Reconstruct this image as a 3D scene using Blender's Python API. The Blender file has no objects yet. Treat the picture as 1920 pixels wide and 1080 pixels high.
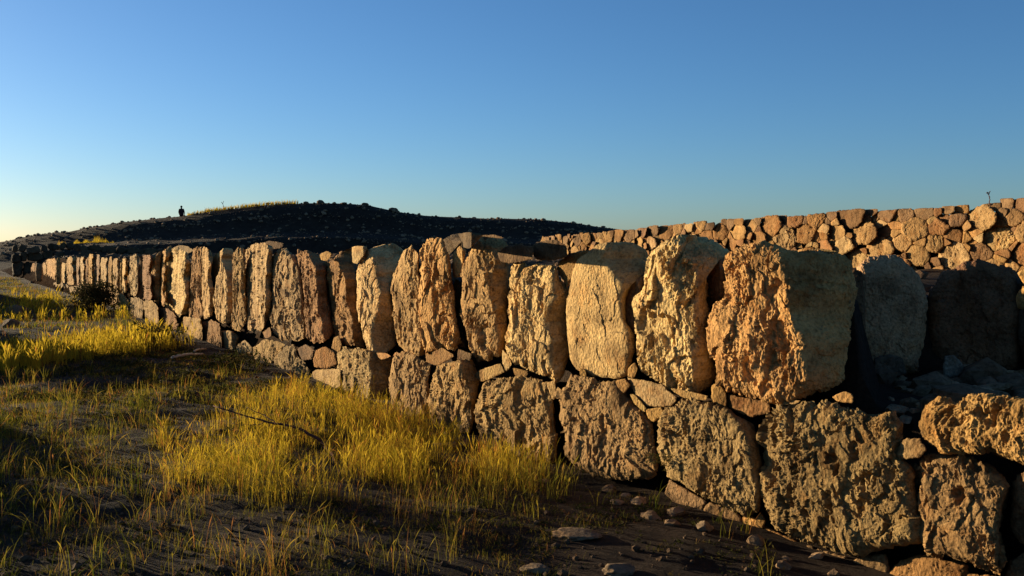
import bpy, math, random
import numpy as np
from mathutils import Matrix, Vector

# ------------------------------------------------------------------ camera, sky, sun, exposure
SC = bpy.context.scene
COL = SC.collection
CAM = np.array([0.0, 0.0, 1.65])
F = 1867.0                      # focal length in photograph pixels (1920 wide, 35 mm lens)
PITCH = math.atan(80.0 / F)     # camera looks slightly down: the horizon is 80 px above the centre
cd = bpy.data.cameras.new("camera"); cam = bpy.data.objects.new("camera", cd); COL.objects.link(cam)
cd.sensor_width = 36.0; cd.lens = 35.0; cd.clip_start = 0.05; cd.clip_end = 5000
cam.location = CAM; cam.rotation_euler = (math.pi / 2 - PITCH, 0, 0)
SC.camera = cam

SUN_EL = math.radians(6.5)
SUN_B = math.radians(33)        # sun stands to the left and a little ahead of the camera
S = np.array([-math.cos(SUN_EL) * math.cos(SUN_B), math.cos(SUN_EL) * math.sin(SUN_B), math.sin(SUN_EL)])
world = bpy.data.worlds.new("World"); SC.world = world; world.use_nodes = True
wn = world.node_tree.nodes; wl = world.node_tree.links
bg = wn["Background"]; sky = wn.new("ShaderNodeTexSky"); sky.sky_type = 'NISHITA'
sky.sun_disc = False; sky.sun_elevation = SUN_EL
sky.sun_rotation = math.atan2(S[0], S[1])
sky.altitude = 0; sky.air_density = 0.8; sky.dust_density = 0.45; sky.ozone_density = 4.2
wl.new(sky.outputs[0], bg.inputs[0]); bg.inputs[1].default_value = 0.069
sd = bpy.data.lights.new("sun", 'SUN'); sun = bpy.data.objects.new("sun", sd); COL.objects.link(sun)
sd.energy = 5.0; sd.angle = math.radians(0.5); sd.color = (1.0, 0.82, 0.54)
sun.rotation_euler = Vector(-S).to_track_quat('-Z', 'Y').to_euler(); sun.location = (-20, 12, 12)
SC.view_settings.view_transform = 'Standard'; SC.view_settings.look = 'None'
SC.view_settings.exposure = 1.38; SC.view_settings.gamma = 1.0
SC.view_settings.use_curve_mapping = False
SC.cycles.max_bounces = 6; SC.cycles.diffuse_bounces = 2; SC.cycles.transmission_bounces = 4

rng = np.random.default_rng(7); random.seed(7)

# ------------------------------------------------------------------ helpers
CR, SR = math.cos(PITCH), math.sin(PITCH)
def ray(px, py):
    """direction (unit forward length) of the line of sight that leaves a spot of the photograph"""
    a = (np.asarray(px, float) - 960) / F; b = -(np.asarray(py, float) - 540) / F
    return np.stack([a, CR + b * SR, -SR + b * CR], -1)
def project(p):
    q = np.asarray(p, float) - CAM
    f = q[..., 1] * CR - q[..., 2] * SR; up = q[..., 1] * SR + q[..., 2] * CR
    return 960 + F * q[..., 0] / f, 540 - F * up / f
def at_y(px, py, Y):
    r = ray(px, py); return CAM + r * (Y / r[..., 1:2] if r.ndim > 1 else Y / r[1])

def _h(ix, iy, iz, seed):
    with np.errstate(over='ignore'):
        n = (ix.astype(np.uint32) * np.uint32(374761393) + iy.astype(np.uint32) * np.uint32(668265263)
             + iz.astype(np.uint32) * np.uint32(2147483647 - 58) + np.uint32(seed * 974711 & 0xffffffff))
        n = (n ^ (n >> np.uint32(13))) * np.uint32(1274126177)
        n = (n ^ (n >> np.uint32(15))) * np.uint32(2246822519)
        n = n ^ (n >> np.uint32(14))
    return n.astype(np.float64) / 4294967295.0 * 2 - 1
def noise3(p, seed=0):
    i = np.floor(p).astype(np.int64); f = p - i; f = f * f * f * (f * (f * 6 - 15) + 10)
    x, y, z = i[..., 0], i[..., 1], i[..., 2]; u, v, w = f[..., 0], f[..., 1], f[..., 2]
    def c(a, b, d): return _h(x + a, y + b, z + d, seed)
    x0 = c(0,0,0) * (1-u) + c(1,0,0) * u; x1 = c(0,1,0) * (1-u) + c(1,1,0) * u
    x2 = c(0,0,1) * (1-u) + c(1,0,1) * u; x3 = c(0,1,1) * (1-u) + c(1,1,1) * u
    return (x0 * (1-v) + x1 * v) * (1-w) + (x2 * (1-v) + x3 * v) * w
def fbm(p, octaves=4, seed=0, gain=0.5):
    r = np.zeros(p.shape[:-1]); a = 1.0; t = 0
    for o in range(octaves):
        r += a * noise3(p * 2.03 ** o + 13.7 * o, seed + o); t += a; a *= gain
    return r / t
def sstep(a, b, x):
    t = np.clip((x - a) / (b - a), 0, 1); return t * t * (3 - 2 * t)

def fast_mesh(name, verts, quads=None, tris=None, smooth=True):
    me = bpy.data.meshes.new(name); verts = np.asarray(verts, np.float32)
    nq = 0 if quads is None else len(quads); nt = 0 if tris is None else len(tris)
    loops = np.concatenate(([np.asarray(quads, np.int32).ravel()] if nq else []) + ([np.asarray(tris, np.int32).ravel()] if nt else []))
    me.vertices.add(len(verts)); me.vertices.foreach_set("co", verts.ravel())
    me.loops.add(len(loops)); me.loops.foreach_set("vertex_index", loops)
    me.polygons.add(nq + nt)
    st = np.concatenate([np.arange(nq) * 4, nq * 4 + np.arange(nt) * 3]).astype(np.int32)
    me.polygons.foreach_set("loop_start", st)
    me.polygons.foreach_set("use_smooth", np.full(nq + nt, smooth, bool))
    me.update(calc_edges=True); me.validate()
    return me
def vnormals(v, quads, tris=None):
    n = np.zeros_like(v)
    fn = np.cross(v[quads[:, 2]] - v[quads[:, 0]], v[quads[:, 3]] - v[quads[:, 1]])
    for k in range(4): np.add.at(n, quads[:, k], fn)
    if tris is not None:
        fn = np.cross(v[tris[:, 1]] - v[tris[:, 0]], v[tris[:, 2]] - v[tris[:, 0]])
        for k in range(3): np.add.at(n, tris[:, k], fn)
    return n / np.maximum(np.linalg.norm(n, axis=1, keepdims=True), 1e-12)

def tag(o, label=None, cat=None, group=None, kind=None):
    if label: o["label"] = label
    if cat: o["category"] = cat
    if group: o["group"] = group
    if kind: o["kind"] = kind
    return o
def link(name, me, mat, parent=None, loc=None):
    o = bpy.data.objects.new(name, me); COL.objects.link(o)
    if mat is not None and not me.materials: me.materials.append(mat)
    if loc is not None: o.location = loc
    if parent is not None:
        o.parent = parent; o.matrix_parent_inverse = Matrix.Translation(-Vector(parent.location))
    return o
def empty(name, loc, label, cat, group=None, kind=None):
    o = bpy.data.objects.new(name, None); COL.objects.link(o); o.location = loc; o.empty_display_size = 0.2
    return tag(o, label, cat, group, kind)

# ------------------------------------------------------------------ materials
def new_mat(name):
    m = bpy.data.materials.new(name); m.use_nodes = True
    nt = m.node_tree; b = nt.nodes["Principled BSDF"]
    b.inputs["Roughness"].default_value = 0.95; b.inputs["Specular IOR Level"].default_value = 0.08
    return m, nt, b
def N(nt, t, **kw):
    n = nt.nodes.new(t)
    for k, v in kw.items(): setattr(n, k, v)
    return n
def noise_node(nt, vec, scale, detail=5, rough=0.6):
    n = N(nt, "ShaderNodeTexNoise"); n.inputs["Scale"].default_value = scale
    n.inputs["Detail"].default_value = detail; n.inputs["Roughness"].default_value = rough
    if vec is not None: nt.links.new(vec, n.inputs["Vector"])
    return n.outputs["Fac"]
def ramp(nt, fac, stops):
    r = N(nt, "ShaderNodeValToRGB"); el = r.color_ramp.elements
    while len(el) < len(stops): el.new(0.5)
    for e, (p, c) in zip(el, stops): e.position = p; e.color = (*c, 1) if len(c) == 3 else c
    nt.links.new(fac, r.inputs[0]); return r.outputs[0]
def mixc(nt, fac, a, b, mode='MIX'):
    m = N(nt, "ShaderNodeMix", data_type='RGBA', blend_type=mode)
    for s, v in ((m.inputs[0], fac), (m.inputs[6], a), (m.inputs[7], b)):
        if hasattr(v, "links"): nt.links.new(v, s)
        else: s.default_value = v if isinstance(v, (int, float)) else (*v, 1)
    return m.outputs[2]

def stone_material(name, bump=0.6, scale=1.0):
    m, nt, b = new_mat(name); L = nt.links
    geo = N(nt, "ShaderNodeNewGeometry"); pos = geo.outputs["Position"]
    oi = N(nt, "ShaderNodeObjectInfo")
    c = mixc(nt, 1.0, oi.outputs["Color"], (1.0, 0.84, 0.65), 'MULTIPLY')
    big = noise_node(nt, pos, 4.2 * scale, 6, 0.62)
    c = mixc(nt, 1.0, c, ramp(nt, big, [(0.34, (0.52, 0.49, 0.47)), (0.50, (1, 1, 1)), (0.66, (1.28, 1.30, 1.30))]), 'MULTIPLY')
    iron = ramp(nt, noise_node(nt, pos, 6.5 * scale, 6, 0.65), [(0.52, (0, 0, 0)), (0.68, (1, 1, 1))])
    c = mixc(nt, mixc(nt, 0.62, (0, 0, 0), iron), c, mixc(nt, 1.0, c, (0.90, 0.64, 0.40), 'MULTIPLY'))
    fine = noise_node(nt, pos, 48 * scale, 6, 0.7)
    c = mixc(nt, 1.0, c, ramp(nt, fine, [(0.30, (0.36, 0.33, 0.31)), (0.47, (0.98, 0.98, 0.98)), (0.70, (1.4, 1.4, 1.38))]), 'MULTIPLY')  # fine mottling; its dark specks also paint in the small shadows of grains
    lich = ramp(nt, noise_node(nt, pos, 17 * scale, 4, 0.7), [(0.64, (0, 0, 0)), (0.70, (1, 1, 1))])
    c = mixc(nt, mixc(nt, 0.55, (0, 0, 0), lich), c, (0.07, 0.065, 0.06))
    L.new(c, b.inputs["Base Color"])
    bp = N(nt, "ShaderNodeBump"); bp.inputs["Strength"].default_value = bump; bp.inputs["Distance"].default_value = 0.02
    h = N(nt, "ShaderNodeMath", operation='ADD')
    L.new(noise_node(nt, pos, 34 * scale, 8, 0.72), h.inputs[0])
    v = N(nt, "ShaderNodeTexVoronoi"); v.inputs["Scale"].default_value = 42 * scale; L.new(pos, v.inputs["Vector"])
    v2 = N(nt, "ShaderNodeMath", operation='MULTIPLY'); L.new(v.outputs["Distance"], v2.inputs[0]); v2.inputs[1].default_value = 0.5
    L.new(v2.outputs[0], h.inputs[1]); L.new(h.outputs[0], bp.inputs["Height"]); L.new(bp.outputs[0], b.inputs["Normal"])
    return m
M_STONE = stone_material("limestone", 0.9)
M_SMALL = stone_material("field_stone", 0.5, 1.0)
M_DARK = stone_material("basalt_rubble", 0.6, 0.6)

def soil_material():
    m, nt, b = new_mat("soil"); L = nt.links
    pos = N(nt, "ShaderNodeNewGeometry").outputs["Position"]
    c = ramp(nt, noise_node(nt, pos, 1.3, 8, 0.7), [(0.3, (0.018, 0.011, 0.007)), (0.55, (0.038, 0.023, 0.014)), (0.75, (0.065, 0.042, 0.025))])
    c = mixc(nt, 1.0, c, ramp(nt, noise_node(nt, pos, 40, 6, 0.75), [(0.3, (0.5, 0.5, 0.5)), (0.7, (1.5, 1.5, 1.5))]), 'MULTIPLY')
    L.new(c, b.inputs["Base Color"])
    bp = N(nt, "ShaderNodeBump"); bp.inputs["Strength"].default_value = 0.9; bp.inputs["Distance"].default_value = 0.05
    L.new(noise_node(nt, pos, 14, 9, 0.75), bp.inputs["Height"]); L.new(bp.outputs[0], b.inputs["Normal"])
    return m
M_SOIL = soil_material()

def grass_material(name, stops, trans=0.5):
    m = bpy.data.materials.new(name); m.use_nodes = True; nt = m.node_tree; L = nt.links
    nt.nodes.remove(nt.nodes["Principled BSDF"]); out = nt.nodes["Material Output"]
    at = N(nt, "ShaderNodeAttribute"); at.attribute_name = "tint"
    c = ramp(nt, at.outputs["Fac"], stops)
    d = N(nt, "ShaderNodeBsdfDiffuse"); t = N(nt, "ShaderNodeBsdfTranslucent"); mx = N(nt, "ShaderNodeMixShader")
    L.new(c, d.inputs[0]); L.new(c, t.inputs[0]); mx.inputs[0].default_value = trans
    L.new(d.outputs[0], mx.inputs[1]); L.new(t.outputs[0], mx.inputs[2]); L.new(mx.outputs[0], out.inputs[0])
    return m
M_GOLD = grass_material("dry_grass", [(0.0, (0.13, 0.11, 0.008)), (0.35, (0.33, 0.225, 0.017)), (0.8, (0.48, 0.325, 0.03)), (1.0, (0.30, 0.12, 0.022))])
M_GREEN = grass_material("green_grass", [(0.0, (0.038, 0.055, 0.007)), (0.5, (0.12, 0.105, 0.012)), (0.85, (0.27, 0.19, 0.027)), (1.0, (0.24, 0.10, 0.027))])
M_SCRUB = grass_material("scrub_leaf", [(0.0, (0.016, 0.022, 0.006)), (0.5, (0.045, 0.042, 0.012)), (0.85, (0.08, 0.055, 0.02)), (1.0, (0.09, 0.042, 0.02))], 0.3)
def plain(name, col, rough=0.9):
    m, nt, b = new_mat(name)
    pos = N(nt, "ShaderNodeNewGeometry").outputs["Position"]
    c = mixc(nt, 1.0, col, ramp(nt, noise_node(nt, pos, 25, 5), [(0.3, (0.7, 0.7, 0.7)), (0.7, (1.3, 1.3, 1.3))]), 'MULTIPLY')
    nt.links.new(c, b.inputs["Base Color"]); b.inputs["Roughness"].default_value = rough
    return m

# ------------------------------------------------------------------ the lie of the land
P0 = np.array([1.53, 5.30, 0.0])                       # foot of the wall at its corner stone
D = np.array([-0.5, math.sqrt(0.75), 0.0])             # the wall runs away to the left
NW = np.array([-math.sqrt(0.75), -0.5, 0.0])           # outward face normal
CREST = np.array([(-900,470),(-300,462),(0,456),(60,441),(125,434),(146,437),(151,430),(250,414),(330,407),(400,396),(500,385),(600,380),
                  (690,385),(740,396),(800,405),(900,409),(1000,411),(1060,416),(1120,425),(1180,433),(1300,443),(1600,452),(2400,463)], float)
YC = 90.0
def terrain(x, y):
    x = np.asarray(x, float); y = np.asarray(y, float)
    p2 = np.stack([x, y, np.zeros_like(x)], -1)
    near = np.exp(-((x / 40) ** 2 + ((y - 10) / 45) ** 2))
    h = 0.16 * fbm(p2 * 0.22, 3, 3) + 0.05 * fbm(p2 * 1.1, 3, 5) + 0.025 * near * fbm(p2 * 5.0, 3, 9)
    h = h + 0.05 * np.clip(-x, 0, 4) * np.exp(-((y - 5) / 7) ** 2)
    rel = p2 - P0
    s = -(rel @ NW); u = rel @ D
    # ground dips at the foot of the wall, rises slowly along it
    h = h * (1 - 0.6 * np.exp(-(s / 0.8) ** 2)) - 0.09 * np.exp(-((s + 0.3) / 0.7) ** 2) * sstep(0, 3, u) * (1 - sstep(4, 7, u))
    # filled platform behind the wall, with a lower ledge past the corner
    top = 1.30 + 0.06 * fbm(p2 * 1.6, 3, 21) - 0.35 * sstep(18, 60, u)
    ledge = 0.74 + 0.05 * fbm(p2 * 3.0, 3, 23)
    isledge = sstep(-0.04, 0.04, x - 1.85 - 0.353 * (y - 5.2)) * (1 - sstep(6.98, 7.1, y + 0.10 * (x - 2.6)))
    plat = top * (1 - isledge) + ledge * isledge
    k = sstep(0.34, 0.52, s) * (1 - sstep(60, 75, u))
    h = h * (1 - k) + plat * k
    # unseen banks added out to the left, shaped to throw long shadows in
    def shade_bank(cx, cy, rx, ry, hh):
        return hh * np.exp(-(np.abs((x - cx) / rx) ** 3 + np.abs((y - cy) / ry) ** 4))
    qa = x * math.sin(SUN_B) + y * math.cos(SUN_B); aa = -x * math.cos(SUN_B) + y * math.sin(SUN_B)
    shade_rdg = np.exp(-((aa - 17) / 2.2) ** 2) * (1 - sstep(3.8, 6.2, qa)) * sstep(-9, -4, qa)
    h = h + shade_rdg * (1.42 + 0.30 * fbm(p2 * 1.0, 3, 41) + 0.35 * fbm(p2 * 2.8, 3, 43))
    h = h + shade_bank(-11.6, 16.2, 1.8, 1.7, 0.95) + shade_bank(-18.5, 28.5, 2.5, 2.5, 1.2)
    # stony hill behind
    px = 960 + F * x / np.maximum(y, 20)
    zc = 1.65 + (460 - np.interp(px, CREST[:, 0], CREST[:, 1])) * YC / F
    up = 0.34 * sstep(77.5, 79.3, y) + 0.10 * sstep(79, 84, y) + 0.56 * sstep(83.5, 90, y)
    fall = sstep(92, 260, y)
    zh = (0.55 + (zc - 0.55) * up) * (1 - fall) + fall * (-3.0)
    kh = sstep(70, 79, y)
    rough = 0.22 * fbm(p2 * 0.9, 4, 31) * sstep(76, 80, y)
    h = h * (1 - kh) + (zh + rough * np.clip(1.2 - up, 0.15, 1)) * kh
    return h
def on_ground(px, py):
    """where the line of sight meets the open ground"""
    r = ray(px, py); z = np.zeros(r.shape[:-1])
    for _ in range(4):
        t = (z - CAM[2]) / r[..., 2]; p = CAM + r * t[..., None]; z = terrain(p[..., 0], p[..., 1])
    p[..., 2] = z
    return p
n = 520; tt = np.linspace(-1, 1, n)
gx = 4.0 * np.sinh(6.2 * tt); gy = 8 + 4.0 * np.sinh(6.2 * tt)
X, Y = np.meshgrid(gx, gy, indexing='ij')
Z = terrain(X, Y)
idx = np.arange(n * n).reshape(n, n)
gq = np.stack([idx[:-1, :-1], idx[1:, :-1], idx[1:, 1:], idx[:-1, 1:]], -1).reshape(-1, 4)
ground = link("ground", fast_mesh("ground", np.stack([X, Y, Z], -1).reshape(-1, 3), gq), M_SOIL)
tag(ground, "dark reddish brown stony soil of the open ground", kind="structure")

# ------------------------------------------------------------------ stones
def smooth_outline(poly, K, rough, seed):
    """closed Catmull-Rom curve through the corners, K points evenly spaced"""
    P = np.asarray(poly, float); n = len(P); out = []
    t = np.linspace(0, 1, 14, endpoint=False)[:, None]
    for i in range(n):
        a, b, c, d = P[i - 1], P[i], P[(i + 1) % n], P[(i + 2) % n]
        cr = 0.5 * ((2 * b) + (c - a) * t + (2 * a - 5 * b + 4 * c - d) * t ** 2 + (3 * b - a - 3 * c + d) * t ** 3)
        out.append(0.35 * cr + 0.65 * (b + (c - b) * t))
    C = np.concatenate(out); seg = np.linalg.norm(np.roll(C, -1, 0) - C, axis=1)
    acc = np.concatenate([[0], np.cumsum(seg)]); C = np.concatenate([C, C[:1]])
    # start at the lower left corner so that grid corners fall on stone corners
    s = np.linspace(0, acc[-1], K, endpoint=False)
    Q = np.stack([np.interp(s, acc, C[:, 0]), np.interp(s, acc, C[:, 1])], -1)
    ctr = Q.mean(0); size = np.sqrt(np.ptp(Q[:, 0]) * np.ptp(Q[:, 1]))
    q3 = np.concatenate([(Q - ctr) / size * 7 + seed * 3.1, np.full((K, 1), seed * 1.7)], 1)
    Q = ctr + (Q - ctr) * (1 + rough * fbm(q3, 3, seed))[:, None]
    if np.sum(Q[:, 0] * np.roll(Q[:, 1], -1) - np.roll(Q[:, 0], -1) * Q[:, 1]) < 0: Q = Q[::-1]
    k = np.argmin((Q[:, 0] - ctr[0]) + (Q[:, 1] - ctr[1]))
    return np.roll(Q, -k, 0), ctr
_seed = [0]
STONE_TRIS = [0]
def stone(name, parent, poly, plane, w=0.0, ridge=None, side=18, R=0.16, amp=1.0, pit=0.55, streak=0.45, color=(0.30, 0.22, 0.13),
          mat=None, depth=0.45, yaw=None, pitch=None, res=2.0, nmax=165, outline=0.05, grow=1.02, chips=1.0):
    """A boulder bedded in a wall: its face stands on the wall's own plane (point, normal), turns a corner at the ridge,
    rounds off at the outline and tapers back into the wall."""
    _seed[0] += 1; sd_ = _seed[0]; r_ = random.Random(sd_ * 31 + 5)
    P = np.asarray(poly, float); P = P.mean(0) + (P - P.mean(0)) * grow; poly = P; ext = max(np.ptp(P[:, 0]), np.ptp(P[:, 1]))
    n = int(np.clip(ext / res, 9, nmax)); K = 4 * n
    O, ctr = smooth_outline(poly, K, outline, sd_)
    g = np.linspace(-1, 1, n + 1); A, B = np.meshgrid(g, g, indexing='ij')
    rho = np.maximum(np.abs(A), np.abs(B)); safe = np.maximum(rho, 1e-9); a, b = A / safe, B / safe
    per = np.where(b <= -1 + 1e-9, (a + 1) / 2, np.where(a >= 1 - 1e-9, 1 + (b + 1) / 2, np.where(b >= 1 - 1e-9, 2 + (1 - a) / 2, 3 + (1 - b) / 2))) / 4
    per = np.where(rho < 1e-9, 0, per) % 1.0
    f = per * K; i0 = np.floor(f).astype(int) % K; fr = (f - np.floor(f))[..., None]
    o = O[i0] * (1 - fr) + O[(i0 + 1) % K] * fr
    px = ctr + (o - ctr) * rho[..., None]                              # grid of sight lines over the face
    pp, pn = np.asarray(plane[0], float), np.asarray(plane[1], float)
    yw = math.radians(r_.uniform(-9, 9) if yaw is None else yaw); pt = math.radians(r_.uniform(-4, 5) if pitch is None else pitch)
    nn = np.array([pn[0] * math.cos(yw) - pn[1] * math.sin(yw), pn[0] * math.sin(yw) + pn[1] * math.cos(yw), math.sin(pt)])
    nn /= np.linalg.norm(nn)
    rc = ray(*ctr); tc = ((pp + pn * w - CAM) @ pn) / (rc @ pn); pc = CAM + rc * tc
    def tplane(px_, point, nrm): 
        r = ray(px_[..., 0], px_[..., 1]); return ((point - CAM) * nrm).sum(-1) / np.minimum((r * nrm).sum(-1), -1e-3)
    t = np.clip(tplane(px, pc, nn), tc * 0.8, tc * 1.35)
    mpp = tc / F                                                        # metres per photograph pixel here
    hgt = np.ptp(O[:, 1]) * mpp; wid = np.ptp(O[:, 0]) * mpp; size = min(hgt, 1.6 * wid + 0.1, 1.1)
    if ridge is not None:
        rg = np.asarray(ridge, float); rg = rg[np.argsort(rg[:, 1])]
        jit = 0.06 * ext * fbm(np.stack([px[..., 1] / ext * 5, np.full_like(rho, sd_ * 2.2), np.zeros_like(rho)], -1), 3, sd_)
        xr = np.interp(px[..., 1], rg[:, 1], rg[:, 0]) + jit
        rp = np.stack([xr, px[..., 1]], -1)
        pr = CAM + ray(rp[..., 0], rp[..., 1]) * np.clip(tplane(rp, pc, nn), tc * 0.8, tc * 1.35)[..., None]
        ang = math.radians(90 - side)
        m = np.array([pn[0] * math.cos(ang) - pn[1] * math.sin(ang), pn[0] * math.sin(ang) + pn[1] * math.cos(ang), 0.05])
        ts = tplane(px, pr, m)
        ks = 0.06 * size; tf = t
        dlt = np.clip((ts - t) / ks, -1, 1)
        t = np.where(ts - t > ks, ts, np.where(ts - t < -ks, t, (t + ts) / 2 + ks * (1 + dlt ** 2) / 4))
        t = np.minimum(t, tc + 0.55 * max(hgt, 0.5) + 1.2 * wid)
    e = np.clip((rho - 0.62) / 0.38, 0, 1); t = t + R * size * (1 - np.sqrt(np.maximum(1 - 0.97 * e ** 2.6, 0)))
    V = [(CAM + ray(px[..., 0], px[..., 1]) * t[..., None]).reshape(-1, 3)]
    # rings that carry the outline back into the wall
    ij = [(i, 0) for i in range(n)] + [(n, j) for j in range(n)] + [(i, n) for i in range(n, 0, -1)] + [(0, j) for j in range(n, 0, -1)]
    ring0 = np.array([i * (n + 1) + j for i, j in ij]); to = t.reshape(-1)[ring0]; po = px.reshape(-1, 2)[ring0]
    M = 5; base = (n + 1) ** 2; rings = [ring0]
    dp = depth * (0.5 + 0.5 * min(size, 1.0) / 0.6)
    for j in range(1, M + 1):
        q = j / M; pj = ctr + (po - ctr) * (1 - 0.42 * q ** 1.6); tj = to * (1 - 0.5 * q) + to.mean() * 0.5 * q + dp * q
        V.append(CAM + ray(pj[:, 0], pj[:, 1]) * tj[:, None]); rings.append(base + (j - 1) * K + np.arange(K))
    V.append((CAM + rc * (to.mean() + dp * 1.08))[None]); last = base + M * K
    idx = np.arange((n + 1) ** 2).reshape(n + 1, n + 1)
    Q = [np.stack([idx[:-1, :-1], idx[:-1, 1:], idx[1:, 1:], idx[1:, :-1]], -1).reshape(-1, 4)]
    for j in range(M):
        r0, r1 = rings[j], rings[j + 1]
        Q.append(np.stack([r0, np.roll(r0, -1), np.roll(r1, -1), r1], -1))
    T = np.stack([rings[-1], np.roll(rings[-1], -1), np.full(K, last)], -1)
    V = np.concatenate(V); Q = np.concatenate(Q)
    nv = vnormals(V, Q, T)
    fc = np.arange(idx.size); mid = idx[n // 2, n // 2]
    if nv[mid] @ (V[mid] - CAM) > 0: nv = -nv; Q = Q[:, ::-1]; T = T[:, ::-1]
    # weathered relief: broad swellings, upright channels, rough grain, pits
    sp = V + sd_ * 7.31; far = max(1.0, tc / 9.0) ** 0.5
    wp = sp + 0.05 * far * np.stack([noise3(sp * 5.0 / far, 141), noise3(sp * 5.0 / far + 31, 142), noise3(sp * 5.0 / far + 67, 143)], -1)
    tx = np.cross([0, 0, 1.0], nn); tx /= np.linalg.norm(tx)
    q = np.stack([(V - pc) @ tx, V[:, 2] - pc[2]], -1)
    q = q + 0.040 * far * np.stack([noise3(sp * 8.0 / far, 161), noise3(sp * 8.0 / far + 19, 162)], -1) + 0.014 * far * np.stack([noise3(sp * 27.0 / far, 163), noise3(sp * 27.0 / far + 19, 164)], -1)
    face = q[:base]; l0, h0 = face.min(0), face.max(0); cell = 0.05 + 0.13 * min(size, 1.0)
    rs = np.random.default_rng(sd_ + 900)
    def chip(cs, so, sl):                                   # broken facets: each its own tilt and height
        nc = int(np.clip(np.prod(h0 - l0) / (cs * cs), 4, 90)); sdp = rs.uniform(l0, h0, (nc, 2))
        d2 = ((q[:, None, 0] - sdp[None, :, 0]) ** 2 + (0.62 * (q[:, None, 1] - sdp[None, :, 1])) ** 2); j = d2.argmin(1)
        off = rs.normal(0, so, nc); tl = rs.normal(0, sl, (nc, 2)); tl[:, 1] *= 0.7
        return off[j] + np.clip(((q - sdp[j]) * tl[j]).sum(1), -0.06, 0.06)
    ss_ = min(1.0, size / 0.7)
    h = 0.022 * fbm(sp * 3.0 / far, 3, 101) * size
    h += chips * ss_ * (chip(cell, 0.007, 0.10) + 0.8 * chip(cell * 0.34, 0.0042, 0.13))
    smo = 0.22 + 1.05 * sstep(-0.22, 0.26, fbm(sp * np.array([4.2, 4.2, 3.0]) / far + 2.7, 3, 171))      # worn smooth here, rough there
    st = wp * np.array([19.0, 19.0, 5.0]) / far
    h += (0.35 + 0.65 * smo) * streak * 0.023 * (0.45 - 1.6 * np.abs(fbm(st, 5, 111, 0.66))) * min(size, 0.8)
    gr = np.array([1.0, 1.0, 0.7])
    h += smo * 0.015 * fbm(wp * gr * 26.0 / far, 4, 121, 0.75)
    pf = fbm(wp * np.array([21.0, 21.0, 15.0]) / far, 4, 131, 0.65)
    h -= smo * pit * 0.015 * sstep(0.14, 0.36, pf)
    hol = fbm(wp * np.array([5.5, 5.5, 4.0]) / far + 9.1, 4, 151, 0.55)
    h -= pit * 0.032 * sstep(0.22, 0.34, hol) * min(1.0, size / 0.6)
    damp = np.ones(len(V)); damp[base:] = np.concatenate([np.repeat(np.linspace(0.9, 0.3, M), K), [0.2]])
    if ridge is not None: damp[:base] *= 1 - 0.5 * np.clip((ts - tf) / (0.05 * size + 1e-6), 0, 1).reshape(-1)
    hh = 0.84 * h * amp * damp * min(1.0, size / 0.45)
    V = V + nv * hh[:, None]
    c = V[:idx.size].mean(0)
    me = fast_mesh(name, V - c, Q, T, smooth=False); STONE_TRIS[0] += 2 * len(Q) + len(T)
    ob = link(name, me, mat or M_STONE, parent, c)
    v = r_.uniform(0.78, 1.14) * 0.92
    ob.color = (color[0] * v, color[1] * v * r_.uniform(0.98, 1.03), color[2] * v * r_.uniform(0.9, 1.0), 1)
    return ob

TAN = (0.36, 0.26, 0.13); PALE = (0.43, 0.33, 0.185); GREY = (0.345, 0.262, 0.145); RED = (0.31, 0.19, 0.09); OCH = (0.36, 0.235, 0.10); BROWN = (0.22, 0.15, 0.09)
WALL = (P0, NW)
wall = empty("megalith_wall", (-0.3, 8.4, 0), "long golden lit wall of upright boulders over a lower boulder course", "stone wall", kind="thing")
def up(poly, **kw):
    if "ridge" not in kw:
        q = np.array(poly, float); xr_ = q[:, 0].min() + np.ptp(q[:, 0]) * random.uniform(0.74, 0.86)
        kw["ridge"] = [(xr_ - 1, q[:, 1].min()), (xr_ + random.uniform(-2, 3), q[:, 1].max())]
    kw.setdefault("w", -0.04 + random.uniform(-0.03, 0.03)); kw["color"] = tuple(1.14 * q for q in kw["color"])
    return stone("upright_boulder", wall, poly, WALL, **kw)
def lo(poly, **kw):
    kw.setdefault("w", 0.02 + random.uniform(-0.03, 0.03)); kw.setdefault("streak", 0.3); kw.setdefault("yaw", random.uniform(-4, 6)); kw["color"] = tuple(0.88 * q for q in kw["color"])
    return stone("base_boulder", wall, poly, WALL, **kw)
def ch(poly, **kw):
    kw.setdefault("w", -0.05); kw.setdefault("depth", 0.25); kw.setdefault("pit", 0.5); kw.setdefault("streak", 0.4); kw.setdefault("R", 0.16); kw.setdefault("amp", 1.3); kw.setdefault("outline", 0.10)
    return stone("chinking_stone", wall, poly, WALL, **kw)

# upper course, from the corner stone away to the left
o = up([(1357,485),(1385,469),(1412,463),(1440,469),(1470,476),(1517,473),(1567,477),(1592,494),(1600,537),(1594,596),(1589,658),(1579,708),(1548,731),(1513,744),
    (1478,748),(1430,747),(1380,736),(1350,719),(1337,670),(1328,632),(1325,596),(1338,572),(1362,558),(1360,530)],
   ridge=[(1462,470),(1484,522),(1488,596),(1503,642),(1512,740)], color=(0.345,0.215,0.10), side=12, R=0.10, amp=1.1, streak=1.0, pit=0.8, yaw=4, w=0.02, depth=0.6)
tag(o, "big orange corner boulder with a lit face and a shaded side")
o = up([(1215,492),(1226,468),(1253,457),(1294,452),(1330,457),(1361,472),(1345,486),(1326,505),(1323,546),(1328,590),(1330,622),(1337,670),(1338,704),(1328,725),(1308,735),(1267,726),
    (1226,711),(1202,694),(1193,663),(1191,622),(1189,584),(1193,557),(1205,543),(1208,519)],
   ridge=[(1284,460),(1306,516),(1312,636),(1304,730)], color=PALE, R=0.14, amp=1.1, pit=1.1, streak=0.7, w=0.0, yaw=3)
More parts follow.
